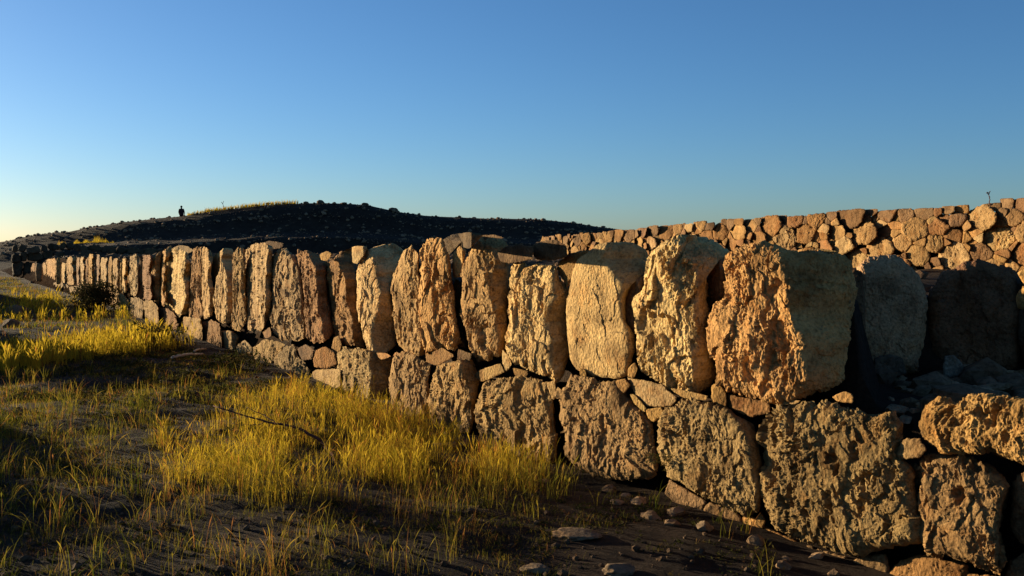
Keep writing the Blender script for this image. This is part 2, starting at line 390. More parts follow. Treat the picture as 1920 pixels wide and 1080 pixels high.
tag(o, "pale deeply pitted upright boulder")
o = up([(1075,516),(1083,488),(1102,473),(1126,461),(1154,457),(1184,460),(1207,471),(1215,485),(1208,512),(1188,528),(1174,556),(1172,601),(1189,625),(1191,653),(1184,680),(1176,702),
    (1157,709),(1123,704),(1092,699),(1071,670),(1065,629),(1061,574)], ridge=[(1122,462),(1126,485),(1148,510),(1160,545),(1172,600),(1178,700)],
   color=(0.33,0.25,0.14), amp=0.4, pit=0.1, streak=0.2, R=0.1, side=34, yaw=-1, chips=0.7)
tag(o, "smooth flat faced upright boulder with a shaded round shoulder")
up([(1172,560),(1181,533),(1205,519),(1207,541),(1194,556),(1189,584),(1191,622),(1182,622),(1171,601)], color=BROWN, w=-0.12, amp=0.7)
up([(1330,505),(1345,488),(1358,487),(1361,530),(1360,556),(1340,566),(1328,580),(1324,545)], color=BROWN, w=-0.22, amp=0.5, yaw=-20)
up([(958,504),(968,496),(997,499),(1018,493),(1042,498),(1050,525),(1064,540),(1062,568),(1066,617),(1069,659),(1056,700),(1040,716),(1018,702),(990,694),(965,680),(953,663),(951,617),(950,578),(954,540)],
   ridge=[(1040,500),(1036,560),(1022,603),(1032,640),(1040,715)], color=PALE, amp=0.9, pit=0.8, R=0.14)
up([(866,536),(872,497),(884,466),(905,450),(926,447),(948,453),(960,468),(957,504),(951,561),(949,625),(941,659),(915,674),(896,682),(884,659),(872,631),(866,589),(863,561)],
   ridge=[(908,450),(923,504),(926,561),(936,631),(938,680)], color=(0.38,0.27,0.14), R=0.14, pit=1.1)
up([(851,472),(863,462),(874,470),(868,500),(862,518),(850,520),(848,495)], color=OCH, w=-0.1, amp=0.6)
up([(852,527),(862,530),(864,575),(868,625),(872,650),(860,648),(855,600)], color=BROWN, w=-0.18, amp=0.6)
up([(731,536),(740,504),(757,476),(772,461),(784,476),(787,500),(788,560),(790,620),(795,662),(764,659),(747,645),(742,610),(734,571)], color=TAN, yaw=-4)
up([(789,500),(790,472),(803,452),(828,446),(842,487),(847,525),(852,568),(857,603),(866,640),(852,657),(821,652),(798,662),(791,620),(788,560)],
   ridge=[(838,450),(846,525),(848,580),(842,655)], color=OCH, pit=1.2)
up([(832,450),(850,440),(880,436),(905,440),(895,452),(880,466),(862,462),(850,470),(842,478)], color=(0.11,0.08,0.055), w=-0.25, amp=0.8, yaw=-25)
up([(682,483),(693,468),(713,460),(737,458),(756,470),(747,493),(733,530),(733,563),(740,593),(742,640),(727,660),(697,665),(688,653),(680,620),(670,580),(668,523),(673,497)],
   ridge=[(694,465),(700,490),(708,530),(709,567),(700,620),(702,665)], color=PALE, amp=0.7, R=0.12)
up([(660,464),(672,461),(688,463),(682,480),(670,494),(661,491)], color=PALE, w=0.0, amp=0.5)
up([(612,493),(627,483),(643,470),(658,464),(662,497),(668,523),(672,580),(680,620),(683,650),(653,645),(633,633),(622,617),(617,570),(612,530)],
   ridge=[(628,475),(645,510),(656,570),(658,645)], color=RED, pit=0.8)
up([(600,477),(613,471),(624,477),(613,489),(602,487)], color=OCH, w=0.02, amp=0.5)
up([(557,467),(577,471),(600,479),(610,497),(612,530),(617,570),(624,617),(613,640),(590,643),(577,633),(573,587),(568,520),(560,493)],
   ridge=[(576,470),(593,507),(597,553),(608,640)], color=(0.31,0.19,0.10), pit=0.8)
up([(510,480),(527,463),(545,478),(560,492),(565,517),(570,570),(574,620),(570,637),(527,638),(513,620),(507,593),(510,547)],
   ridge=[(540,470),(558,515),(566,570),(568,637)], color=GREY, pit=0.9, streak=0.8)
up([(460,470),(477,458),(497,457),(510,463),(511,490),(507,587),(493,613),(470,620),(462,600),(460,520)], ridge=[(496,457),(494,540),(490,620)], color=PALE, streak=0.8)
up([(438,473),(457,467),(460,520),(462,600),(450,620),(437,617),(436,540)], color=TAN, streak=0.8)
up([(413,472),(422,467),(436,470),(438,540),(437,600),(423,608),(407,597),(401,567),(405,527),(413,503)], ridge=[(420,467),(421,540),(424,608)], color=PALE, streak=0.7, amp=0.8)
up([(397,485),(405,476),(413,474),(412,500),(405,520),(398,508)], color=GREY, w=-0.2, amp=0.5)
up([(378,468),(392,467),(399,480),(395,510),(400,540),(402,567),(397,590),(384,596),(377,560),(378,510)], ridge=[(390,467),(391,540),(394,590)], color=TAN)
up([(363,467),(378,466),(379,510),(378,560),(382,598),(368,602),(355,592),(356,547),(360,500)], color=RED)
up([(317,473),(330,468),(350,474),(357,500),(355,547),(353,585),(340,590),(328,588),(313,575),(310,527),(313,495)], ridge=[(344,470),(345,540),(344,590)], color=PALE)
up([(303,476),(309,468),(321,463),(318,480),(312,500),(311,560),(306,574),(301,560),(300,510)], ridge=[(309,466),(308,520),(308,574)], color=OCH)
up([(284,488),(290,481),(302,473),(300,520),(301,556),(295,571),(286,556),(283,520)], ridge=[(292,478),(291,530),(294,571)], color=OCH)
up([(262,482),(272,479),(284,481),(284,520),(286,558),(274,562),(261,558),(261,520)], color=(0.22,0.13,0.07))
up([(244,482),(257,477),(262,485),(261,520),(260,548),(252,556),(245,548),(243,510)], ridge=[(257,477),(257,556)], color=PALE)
xs = [58]
while xs[-1] < 240: xs.append(min(244, xs[-1] + random.choice([6.5, 8, 10, 13, 17]) * random.uniform(0.85, 1.15)))
for k in range(len(xs) - 1):
    a_, b_ = xs[k], xs[k + 1]; m_ = (a_ + b_) / 2
    t_ = np.interp(m_, [58, 100, 140, 200, 244], [497, 490, 484, 481, 483]) + random.uniform(-6, 6)
    q_ = np.interp(m_, [58, 100, 150, 200, 244], [525, 530, 535, 540, 550]) + random.uniform(-3, 3)
    up([(a_, t_ + 6), (a_ + 2, t_), (b_ - 2, t_ + random.uniform(-2, 3)), (b_, t_ + 8), (b_, (t_ + q_) / 2), (b_ - 1, q_), (a_ + 1, q_), (a_, (t_ + q_) / 2)],
       ridge=[(a_ + (b_ - a_) * random.uniform(0.5, 0.8), t_), (a_ + (b_ - a_) * 0.65, q_)] if random.random() < 0.75 else None,
       color=random.choice([TAN, OCH, GREY, RED, BROWN, TAN]))

# lower course
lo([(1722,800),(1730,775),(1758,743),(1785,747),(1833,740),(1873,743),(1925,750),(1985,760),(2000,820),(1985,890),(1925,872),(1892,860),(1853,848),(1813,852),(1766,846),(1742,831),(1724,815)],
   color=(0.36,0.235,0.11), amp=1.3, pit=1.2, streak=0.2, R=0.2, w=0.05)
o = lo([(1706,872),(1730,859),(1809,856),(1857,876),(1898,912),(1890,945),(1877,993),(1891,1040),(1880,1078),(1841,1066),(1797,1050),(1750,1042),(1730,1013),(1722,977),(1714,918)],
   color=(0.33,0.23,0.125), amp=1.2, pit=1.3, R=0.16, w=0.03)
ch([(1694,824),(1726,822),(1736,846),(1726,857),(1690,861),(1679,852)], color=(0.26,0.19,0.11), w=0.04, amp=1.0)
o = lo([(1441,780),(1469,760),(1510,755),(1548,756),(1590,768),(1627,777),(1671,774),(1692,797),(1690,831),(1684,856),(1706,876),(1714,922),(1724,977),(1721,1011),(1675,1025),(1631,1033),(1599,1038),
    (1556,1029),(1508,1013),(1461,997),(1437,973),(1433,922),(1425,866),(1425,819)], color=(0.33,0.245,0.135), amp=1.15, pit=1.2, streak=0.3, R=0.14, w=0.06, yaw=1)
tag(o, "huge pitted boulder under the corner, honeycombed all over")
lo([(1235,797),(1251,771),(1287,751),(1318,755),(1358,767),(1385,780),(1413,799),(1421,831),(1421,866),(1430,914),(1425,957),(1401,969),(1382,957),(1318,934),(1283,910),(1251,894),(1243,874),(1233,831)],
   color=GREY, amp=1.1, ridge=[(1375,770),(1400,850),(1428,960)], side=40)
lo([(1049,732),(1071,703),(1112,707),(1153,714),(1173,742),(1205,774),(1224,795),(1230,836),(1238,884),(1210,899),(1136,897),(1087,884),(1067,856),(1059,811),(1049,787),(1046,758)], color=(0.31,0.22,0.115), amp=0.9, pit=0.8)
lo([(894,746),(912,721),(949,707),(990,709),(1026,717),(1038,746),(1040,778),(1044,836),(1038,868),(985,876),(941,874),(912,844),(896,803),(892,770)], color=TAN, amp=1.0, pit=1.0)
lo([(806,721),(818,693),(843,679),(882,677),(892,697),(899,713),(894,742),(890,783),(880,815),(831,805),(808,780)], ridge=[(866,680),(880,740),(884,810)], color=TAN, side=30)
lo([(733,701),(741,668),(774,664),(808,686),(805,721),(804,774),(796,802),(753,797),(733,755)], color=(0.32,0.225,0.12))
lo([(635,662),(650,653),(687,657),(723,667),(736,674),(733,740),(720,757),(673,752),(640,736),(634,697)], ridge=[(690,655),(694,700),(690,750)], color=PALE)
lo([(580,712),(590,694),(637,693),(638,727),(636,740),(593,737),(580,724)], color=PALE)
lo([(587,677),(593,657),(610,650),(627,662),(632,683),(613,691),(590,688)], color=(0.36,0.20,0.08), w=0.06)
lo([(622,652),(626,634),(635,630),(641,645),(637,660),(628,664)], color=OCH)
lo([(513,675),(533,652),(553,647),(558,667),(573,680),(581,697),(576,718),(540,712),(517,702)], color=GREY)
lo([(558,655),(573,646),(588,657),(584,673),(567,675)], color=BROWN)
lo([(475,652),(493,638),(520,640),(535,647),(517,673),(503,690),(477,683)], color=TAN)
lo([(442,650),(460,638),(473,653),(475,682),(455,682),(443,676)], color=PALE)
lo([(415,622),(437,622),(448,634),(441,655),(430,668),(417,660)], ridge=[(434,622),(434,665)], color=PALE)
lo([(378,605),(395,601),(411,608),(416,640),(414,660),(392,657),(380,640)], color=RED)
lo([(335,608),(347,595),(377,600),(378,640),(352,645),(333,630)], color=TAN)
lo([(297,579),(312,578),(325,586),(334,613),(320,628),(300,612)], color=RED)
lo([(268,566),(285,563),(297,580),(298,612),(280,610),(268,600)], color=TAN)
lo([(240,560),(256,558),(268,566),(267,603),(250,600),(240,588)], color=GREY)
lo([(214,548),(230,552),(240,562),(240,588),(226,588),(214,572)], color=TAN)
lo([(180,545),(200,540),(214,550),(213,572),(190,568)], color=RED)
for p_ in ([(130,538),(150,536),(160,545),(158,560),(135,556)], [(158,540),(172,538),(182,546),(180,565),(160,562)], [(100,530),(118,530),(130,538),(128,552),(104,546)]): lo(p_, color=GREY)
# footing under the near boulders
for p_, c_ in (([(1585,1062),(1620,1042),(1660,1040),(1668,1078),(1640,1105),(1592,1098)], BROWN), ([(1662,1078),(1690,1050),(1725,1040),(1770,1050),(1812,1062),(1815,1120),(1740,1140),(1668,1125)], RED),
        ([(1812,1075),(1850,1078),(1880,1085),(1900,1140),(1850,1165),(1812,1130)], RED), ([(1890,1050),(1930,1030),(1985,1040),(1990,1180),(1900,1180),(1885,1100)], BROWN),
        ([(1900,905),(1940,880),(1990,895),(1995,1030),(1930,1028),(1898,1000)], BROWN), ([(1500,1020),(1545,1033),(1585,1045),(1588,1092),(1530,1085),(1495,1050)], BROWN),
        ([(1432,985),(1462,1000),(1495,1018),(1492,1052),(1450,1045),(1425,1012)], RED), ([(1392,970),(1412,968),(1430,985),(1424,1008),(1400,1000)], OCH),
        ([(1330,942),(1380,960),(1395,980),(1390,1003),(1340,988),(1318,962)], BROWN), ([(1256,900),(1282,915),(1325,940),(1312,962),(1270,950),(1248,925)], BROWN)):
    lo(p_, color=c_, w=-0.06, amp=1.0)
# chinking between the courses
for p_, c_ in (([(1155,714),(1172,710),(1182,722),(1170,738),(1158,730)], OCH), ([(1178,709),(1212,714),(1239,721),(1267,745),(1260,761),(1212,761),(1191,738)], PALE),
        ([(1182,740),(1192,742),(1212,765),(1208,772),(1190,758)], TAN), ([(1212,768),(1239,764),(1246,776),(1226,791),(1215,783)], OCH), ([(1256,728),(1294,734),(1326,742),(1322,751),(1280,746)], TAN),
        ([(1334,722),(1349,718),(1363,738),(1363,766),(1349,767),(1335,749)], OCH), ([(1364,740),(1397,746),(1441,753),(1445,773),(1407,781),(1370,766)], RED),
        ([(1087,690),(1098,694),(1100,706),(1088,704)], OCH), ([(890,702),(905,692),(938,682),(945,698),(915,712),(900,716)], TAN), ([(942,656),(955,668),(960,684),(947,698),(942,680)], PALE),
        ([(1026,719),(1041,713),(1043,745),(1035,748)], TAN), ([(962,690),(990,696),(986,706),(966,703)], OCH), ([(800,657),(830,653),(852,668),(820,685),(800,678)], RED), ([(735,668),(745,660),(756,668),(750,690),(738,690)], RED),
        ([(1440,752),(1470,750),(1500,751),(1490,758),(1455,759)], PALE), ([(1561,744),(1583,734),(1598,740),(1600,756),(1571,753)], OCH), ([(700,662),(722,662),(733,668),(715,674)], RED), ([(492,620),(506,614),(508,630),(497,634)], (0.28,0.17,0.08)),
        ([(1178,690),(1190,680),(1196,692),(1190,708),(1178,706)], OCH), ([(1425,960),(1436,976),(1430,990),(1416,980)], OCH), ([(860,655),(884,664),(880,676),(858,674)], BROWN), ([(322,588),(340,594),(338,604),(324,600)], RED)):
    ch(p_, color=tuple(0.8 * q for q in c_), w=-0.03)
# flat capping stones
for p_, c_, w_ in (([(935,475),(948,462),(975,458),(998,463),(1000,484),(975,490),(950,493),(937,490)], BROWN, -0.02), ([(996,462),(1015,452),(1045,450),(1062,462),(1063,480),(1040,488),(1005,487)], BROWN, -0.06),
        ([(1046,492),(1058,481),(1088,470),(1108,468),(1092,480),(1081,492),(1075,516),(1064,536),(1052,520),(1045,505)], OCH, -0.12), ([(888,452),(900,442),(925,440),(945,446),(930,449),(905,452)], BROWN, -0.3),
        ([(1490,474),(1530,466),(1565,470),(1575,478),(1520,480)], GREY, -0.35),
        ([(318,468),(335,460),(352,462),(362,470),(350,476),(330,474)], GREY, -0.4), ([(480,460),(505,452),(530,456),(525,466),(500,466)], BROWN, -0.3)):
    stone("capping_stone", wall, p_, WALL, color=tuple(0.62 * q for q in c_), w=w_ * 1.6 if w_ < -0.2 else w_, amp=1.1, depth=0.35, outline=0.12)

# ------------------------------------------------------------------ recess past the corner: shaded upright stones on a ledge
RP = (np.array([2.6, 6.8, 0.0]), np.array([-0.10, -0.995, 0.0]))
rec = empty("recess_wall", (2.9, 6.9, 0.78), "shaded upright slabs standing on the ledge past the corner boulder", "stone wall", kind="thing")
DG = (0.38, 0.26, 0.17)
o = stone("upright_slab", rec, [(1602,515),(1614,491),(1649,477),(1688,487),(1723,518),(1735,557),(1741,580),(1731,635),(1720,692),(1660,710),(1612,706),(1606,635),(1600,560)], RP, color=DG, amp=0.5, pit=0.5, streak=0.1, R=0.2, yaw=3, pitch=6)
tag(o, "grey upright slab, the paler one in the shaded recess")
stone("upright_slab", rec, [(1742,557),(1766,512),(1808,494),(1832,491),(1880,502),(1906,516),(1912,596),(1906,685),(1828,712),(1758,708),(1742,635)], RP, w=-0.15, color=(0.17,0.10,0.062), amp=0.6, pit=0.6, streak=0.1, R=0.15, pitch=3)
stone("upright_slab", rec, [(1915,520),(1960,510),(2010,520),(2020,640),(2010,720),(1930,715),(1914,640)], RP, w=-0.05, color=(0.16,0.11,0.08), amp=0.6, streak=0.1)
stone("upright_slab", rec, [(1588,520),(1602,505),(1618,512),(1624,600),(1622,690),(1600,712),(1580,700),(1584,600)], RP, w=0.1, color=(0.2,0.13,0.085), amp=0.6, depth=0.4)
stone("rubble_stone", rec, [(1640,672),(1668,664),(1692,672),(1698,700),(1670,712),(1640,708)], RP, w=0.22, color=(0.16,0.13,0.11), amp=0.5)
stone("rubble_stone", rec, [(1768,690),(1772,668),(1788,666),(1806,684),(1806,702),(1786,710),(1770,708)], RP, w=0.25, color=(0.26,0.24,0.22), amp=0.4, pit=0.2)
for p_, w_ in (([(1905,556),(1918,538),(1940,536),(1945,570),(1925,582),(1908,576)], 0.5), ([(1908,512),(1922,504),(1945,508),(1945,530),(1920,532)], 0.35)):
    stone("rubble_stone", rec, p_, (np.array([3.25, 6.3, 0]), NW), color=OCH, amp=0.7)

# ------------------------------------------------------------------ rubble wall behind, course upon course of field stones
def clip(poly, a, nrm):
    out = []
    for i in range(len(poly)):
        p, q = poly[i], poly[(i + 1) % len(poly)]; dp, dq = (p - a) @ nrm, (q - a) @ nrm
        if dp <= 0: out.append(p)
        if dp * dq < 0: out.append(p + (q - p) * dp / (dp - dq))
    return out
BA = np.array([6.17, 12.0]); BB = np.array([1.10, 26.0]); BD = (BB - BA) / np.linalg.norm(BB - BA)
BN = np.array([-BD[1], BD[0], 0.0]); BN = BN if BN[1] < 0 else -BN
BW = (np.array([BA[0], BA[1], 0.0]), BN)
TOPL = np.array([(1000,447),(1040,443),(1100,438),(1170,433),(1240,425),(1310,417),(1400,411),(1480,404),(1560,398),(1620,394),(1700,391),(1780,388),(1830,385),(1890,376),(2100,366)], float)
us = np.linspace(-3.2, 17, 120)
bx = BA[0] + BD[0] * us; by = BA[1] + BD[1] * us
bpx = 960 + F * bx / by; btop = 1.65 + (460 - np.interp(bpx, TOPL[:, 0], TOPL[:, 1])) * by / F
def wall_top(u): return np.interp(u, us, btop)
back = empty("rubble_wall", (BA[0], BA[1], 1.2), "orange lit dry stone wall of rounded field stones rising to the right behind the boulders", "stone wall", kind="thing")
core_u = np.linspace(-3.0, 16.6, 60); ct = wall_top(core_u) - 0.10
cv = []
for dd in (-0.16, -0.75):
    for zz in (0.7 + 0 * ct, ct):
        cv.append(np.stack([BA[0] + BD[0] * core_u + BN[0] * dd, BA[1] + BD[1] * core_u + BN[1] * dd, zz], -1))
K_ = len(core_u); cv = np.concatenate(cv); i_ = np.arange(K_ - 1)
cq = np.concatenate([np.stack([i_ + a_ * K_, i_ + 1 + a_ * K_, i_ + 1 + b_ * K_, i_ + b_ * K_], -1) for a_, b_ in ((0, 1), (1, 3), (3, 2), (2, 0))] + [np.array([[0, K_, 3 * K_, 2 * K_], [K_ - 1, 2 * K_ - 1, 4 * K_ - 1, 3 * K_ - 1]])])
link("earth_core", fast_mesh("earth_core", cv, cq, smooth=False), M_SOIL, back)
pts = []; wr = []; BX = 0.66          # stones lie lengthwise: distances along the wall count less
for trial in range(14000):
    big = len(pts) < 90 or trial < 700
    r0 = random.uniform(0.135, 0.21) if trial < 500 else random.uniform(0.095, 0.15) if trial < 3000 else random.uniform(0.05, 0.085)
    c = np.array([random.uniform(-2.5, 15.6) * BX, random.uniform(1.0, 2.8)])
    if c[1] + 0.35 * r0 > wall_top(c[0] / BX): continue
    if pts:
        d_ = (np.array(pts) - c) * np.array([1.0, 1.2]); d_ = np.linalg.norm(d_, axis=1)
        if np.any(d_ < (np.array(wr) + r0) * (0.92 if trial < 3000 else 0.8)): continue
    pts.append(c); wr.append(r0)
pts = np.array(pts); wr = np.array(wr)
for i, c in enumerate(pts):
    poly = [c + np.array(q) for q in ((-0.5, -0.4), (0.5, -0.4), (0.5, 0.4), (-0.5, 0.4))]
    for j, q in enumerate(pts):
        if i != j and abs(q[0] - c[0]) < 1.2 and abs(q[1] - c[1]) < 1.0:
            dv = q - c; d2 = dv @ dv; tq = 0.5 + (wr[i] ** 2 - wr[j] ** 2) / (2 * d2)
            poly = clip(poly, c + dv * tq, dv)
        if len(poly) < 3: break
    if len(poly) < 3: continue
    lim = wr[i] * 2.4 + 0.05
    for k in range(10):
        dv = np.array([math.cos(k * 0.628 + i), math.sin(k * 0.628 + i)]); poly = clip(poly, c + dv * lim * random.uniform(0.85, 1.0), dv)
    if len(poly) < 3: continue
    poly = [np.array([p_[0] / BX, p_[1]]) for p_ in poly]; c = np.array([c[0] / BX, c[1]])
    tw = wall_top(c[0]) + random.uniform(-0.02, 0.03)
    poly = clip(poly, np.array([c[0], tw]), np.array([0.02, 1.0]))
    if len(poly) < 3: continue
    poly = np.array(poly)
    if np.ptp(poly[:, 1]) < 0.09: continue
    ctr = poly.mean(0); poly = ctr + (poly - ctr) * random.uniform(1.0, 1.07)
    # chamfer the corners
    q = []
    for k in range(len(poly)):
        a, b, d = poly[k - 1], poly[k], poly[(k + 1) % len(poly)]; f_ = random.uniform(0.08, 0.22); q += [b + (a - b) * f_, b + (d - b) * f_]
    q = np.array(q); W3 = np.stack([BA[0] + BD[0] * q[:, 0], BA[1] + BD[1] * q[:, 0], q[:, 1]], -1)
    pxs = np.stack(project(W3), -1)
    if pxs[:, 0].min() > 2060 or pxs[:, 1].min() > 512: continue
    nearTop = q[:, 1].max() > tw - 0.1
    colr = random.choice([(0.31,0.19,0.085), (0.28,0.16,0.068), (0.34,0.22,0.105), (0.23,0.125,0.058), (0.31,0.20,0.095), (0.17,0.10,0.055), (0.36,0.25,0.13)])
    colr = tuple(0.88 * q for q in colr); colr = (colr[0], colr[1] * 1.06, colr[2] * 1.18)
    if nearTop and random.random() < 0.5: colr = (0.17, 0.115, 0.075)
    stone("field_stone", back, pxs, BW, color=colr, mat=M_SMALL, w=random.uniform(-0.05, 0.06), R=0.22, amp=1.25, pit=0.7, streak=0.3, depth=0.3, res=1.9, outline=0.09, yaw=random.uniform(-16, 14), pitch=random.uniform(-10, 12))

# ------------------------------------------------------------------ far cross wall at the end of the megaliths
FW = (np.array([-20.0, 50.0, 0.0]), np.array([0.05, -0.9987, 0.0]))
fcw = empty("cross_wall", (-21, 50, 0.4), "dark shaded block wall closing the far end of the boulder wall", "stone wall", kind="thing")
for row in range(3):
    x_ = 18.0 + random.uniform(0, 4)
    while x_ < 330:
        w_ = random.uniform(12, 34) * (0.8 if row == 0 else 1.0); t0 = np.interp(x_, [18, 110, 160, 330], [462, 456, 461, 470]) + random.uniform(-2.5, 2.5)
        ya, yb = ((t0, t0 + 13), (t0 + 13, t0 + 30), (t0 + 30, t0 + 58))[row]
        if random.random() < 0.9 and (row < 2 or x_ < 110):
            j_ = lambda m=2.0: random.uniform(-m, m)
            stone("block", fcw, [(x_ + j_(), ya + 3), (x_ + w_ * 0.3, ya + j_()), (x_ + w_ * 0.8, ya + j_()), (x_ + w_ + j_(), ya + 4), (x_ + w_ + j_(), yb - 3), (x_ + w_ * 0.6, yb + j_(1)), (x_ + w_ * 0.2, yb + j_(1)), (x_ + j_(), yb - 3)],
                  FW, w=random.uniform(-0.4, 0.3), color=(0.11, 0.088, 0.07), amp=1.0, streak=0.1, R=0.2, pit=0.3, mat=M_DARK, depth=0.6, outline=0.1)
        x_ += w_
# ------------------------------------------------------------------ loose rocks
def rock_mesh(name, seed, sub=2, flat=0.7):
    import bmesh
    bm = bmesh.new(); bmesh.ops.create_icosphere(bm, subdivisions=sub, radius=1.0)
    v = np.array([x.co[:] for x in bm.verts]); f = np.array([[x.index for x in q.verts] for q in bm.faces]); bm.free()
    r = 1 + 0.45 * fbm(v * 1.3 + seed * 5.3, 2, seed) + 0.16 * fbm(v * 3.5 + seed, 3, seed + 3)
    rs = np.random.default_rng(seed)
    v = v * r[:, None]
    for _ in range(5):                                   # split faces
        d = rs.normal(size=3); d /= np.linalg.norm(d); e = v @ d - rs.uniform(0.55, 0.8)
        v = v - d * np.maximum(e, 0)[:, None] * 0.85
    v = v * np.array([1.0, rs.uniform(0.7, 1.0), flat])
    return v, f
LOW = [rock_mesh("r", 40 + k, 1) for k in range(8)]
def scatter_rocks(name, pos, rad, mat, col, label, cat, variants=LOW):
    vs, ts, off = [], [], 0
    for p, r in zip(pos, rad):
        v, f = variants[rng.integers(len(variants))]; a = rng.uniform(0, 6.28)
        R_ = np.array([[math.cos(a), -math.sin(a), 0], [math.sin(a), math.cos(a), 0], [0, 0, 1]])
        vs.append(v @ R_.T * r + p); ts.append(f + off); off += len(v)
    o = link(name, fast_mesh(name, np.concatenate(vs), None, np.concatenate(ts), smooth=False), mat); o.color = (*col, 1)
    return tag(o, label, cat, kind="stuff")
# hill rubble
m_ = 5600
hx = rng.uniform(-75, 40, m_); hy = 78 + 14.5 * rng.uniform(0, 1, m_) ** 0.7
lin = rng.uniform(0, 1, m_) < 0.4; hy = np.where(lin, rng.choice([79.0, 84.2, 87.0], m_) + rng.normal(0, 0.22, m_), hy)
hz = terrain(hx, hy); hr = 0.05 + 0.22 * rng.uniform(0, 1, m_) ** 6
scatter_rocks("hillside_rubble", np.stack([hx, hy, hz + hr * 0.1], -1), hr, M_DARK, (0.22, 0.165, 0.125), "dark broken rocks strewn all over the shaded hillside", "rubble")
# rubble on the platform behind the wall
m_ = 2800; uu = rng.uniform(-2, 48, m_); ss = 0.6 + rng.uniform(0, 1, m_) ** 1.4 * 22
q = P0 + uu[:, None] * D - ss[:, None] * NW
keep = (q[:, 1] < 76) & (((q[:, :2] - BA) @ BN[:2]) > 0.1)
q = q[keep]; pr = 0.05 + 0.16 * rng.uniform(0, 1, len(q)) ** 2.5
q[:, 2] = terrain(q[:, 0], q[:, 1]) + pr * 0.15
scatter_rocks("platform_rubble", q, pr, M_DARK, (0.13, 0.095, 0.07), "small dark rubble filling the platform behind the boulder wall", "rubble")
# ledge rubble in the recess: single stones belonging to the wall
for k in range(110):
    p = np.array([random.uniform(1.9, 3.7), random.uniform(4.4, 6.75), 0.0]); s_ = -((p - P0) @ NW)
    if s_ < 0.38 or p[0] < 1.98 + 0.353 * (p[1] - 5.2): continue
    r_ = random.uniform(0.04, 0.13) * (0.7 if random.random() < 0.5 else 1.0)
    v, f = rock_mesh("r", 300 + k, 3, random.uniform(0.3, 0.65)); v = v * r_
    ob = link("rubble_stone", fast_mesh("rubble_stone", v, None, f, smooth=False), M_SMALL, rec, (p[0], p[1], float(terrain(p[0], p[1])) + r_ * 0.22))
    ob.rotation_euler = (random.uniform(-0.3, 0.3), random.uniform(-0.3, 0.3), random.uniform(0, 6)); c_ = random.uniform(0.16, 0.30); ob.color = (c_, c_ * 0.76, c_ * 0.54, 1)
# broken chips along the foot of the wall
for k in range(40):
    u_ = random.uniform(-0.6, 9.0); p = P0 + u_ * D + random.uniform(0.05, 0.5) ** 1.3 * NW; r_ = random.uniform(0.02, 0.07)
    v, f = rock_mesh("r", 420 + k, 2, random.uniform(0.4, 0.7)); v = v * r_
    ob = link("fallen_chip", fast_mesh("fallen_chip", v, None, f, smooth=False), M_SMALL, wall, (p[0], p[1], float(terrain(p[0], p[1])) + r_ * 0.1))
    ob.rotation_euler = (random.uniform(-0.3, 0.3), random.uniform(-0.3, 0.3), random.uniform(0, 6)); c_ = random.uniform(0.14, 0.28); ob.color = (c_, c_ * 0.74, c_ * 0.5, 1)
# ground pebbles
m_ = 1500; gpx = rng.uniform(-60, 1500, m_); gpy = 560 + 560 * rng.uniform(0, 1, m_) ** 0.9
q = on_ground(gpx, gpy); s = -((q - P0) @ NW); q = q[s < -0.05]
pr = 0.006 + 0.026 * rng.uniform(0, 1, len(q)) ** 3; q[:, 2] += pr * 0.2
scatter_rocks("ground_pebbles", q, pr, M_SMALL, (0.085, 0.062, 0.045), "small pebbles scattered over the bare soil", "pebbles")
# single rocks on the ground
ROCKS = [(22, 606, 36, 20, 0.62, "grey block lowest in the shaded hollow at far left", 0), (32, 580, 40, 22, 0.7, "rough boulder behind the grey block in the hollow", 1), (64, 600, 16, 9, 0.5, "small stone beside the grey block in the hollow", 2),
         (309, 716, 22, 11, 0.6, "small pale rounded stone on bare soil before the wall", 3), (1082, 1000, 84, 18, 0.22, "flat weathered slab lying in the shaded foreground soil", 4),
         (1005, 1064, 56, 24, 0.4, "grey stone half sunk at the bottom edge, beyond the grass", 5), (1165, 1066, 66, 24, 0.35, "pale stone half sunk in bare soil near the footing", 6),
         (1320, 985, 40, 22, 0.5, "brown stone lying against the foot of the boulder wall", 7), (60, 529, 10, 6, 0.7, "tiny bright stone catching sunlight on the far slope", 8), (240, 576, 18, 10, 0.8, "rounded stone resting by the dark bush under the wall", 9)]
for (cx, cy, wpx, hpx, fl, lab, k) in ROCKS:
    p = on_ground(np.array([float(cx)]), np.array([cy + hpx * 0.35]))[0]; r_ = wpx / 2 * p[1] / F
    v, f = rock_mesh("rock", 500 + k, 4, fl); v = v + 0.04 * (fbm(v * 7, 3, 77))[:, None] * v; v = v * r_
    o = link("rock", fast_mesh("rock", v, None, f), M_SMALL, None, (p[0], p[1], p[2] + r_ * fl * 0.35)); o.rotation_euler[2] = k * 1.1 if fl > 0.3 else 0.3
    o.color = (0.15, 0.12, 0.09, 1)
    tag(o, lab, "rock", "loose rocks on the ground")
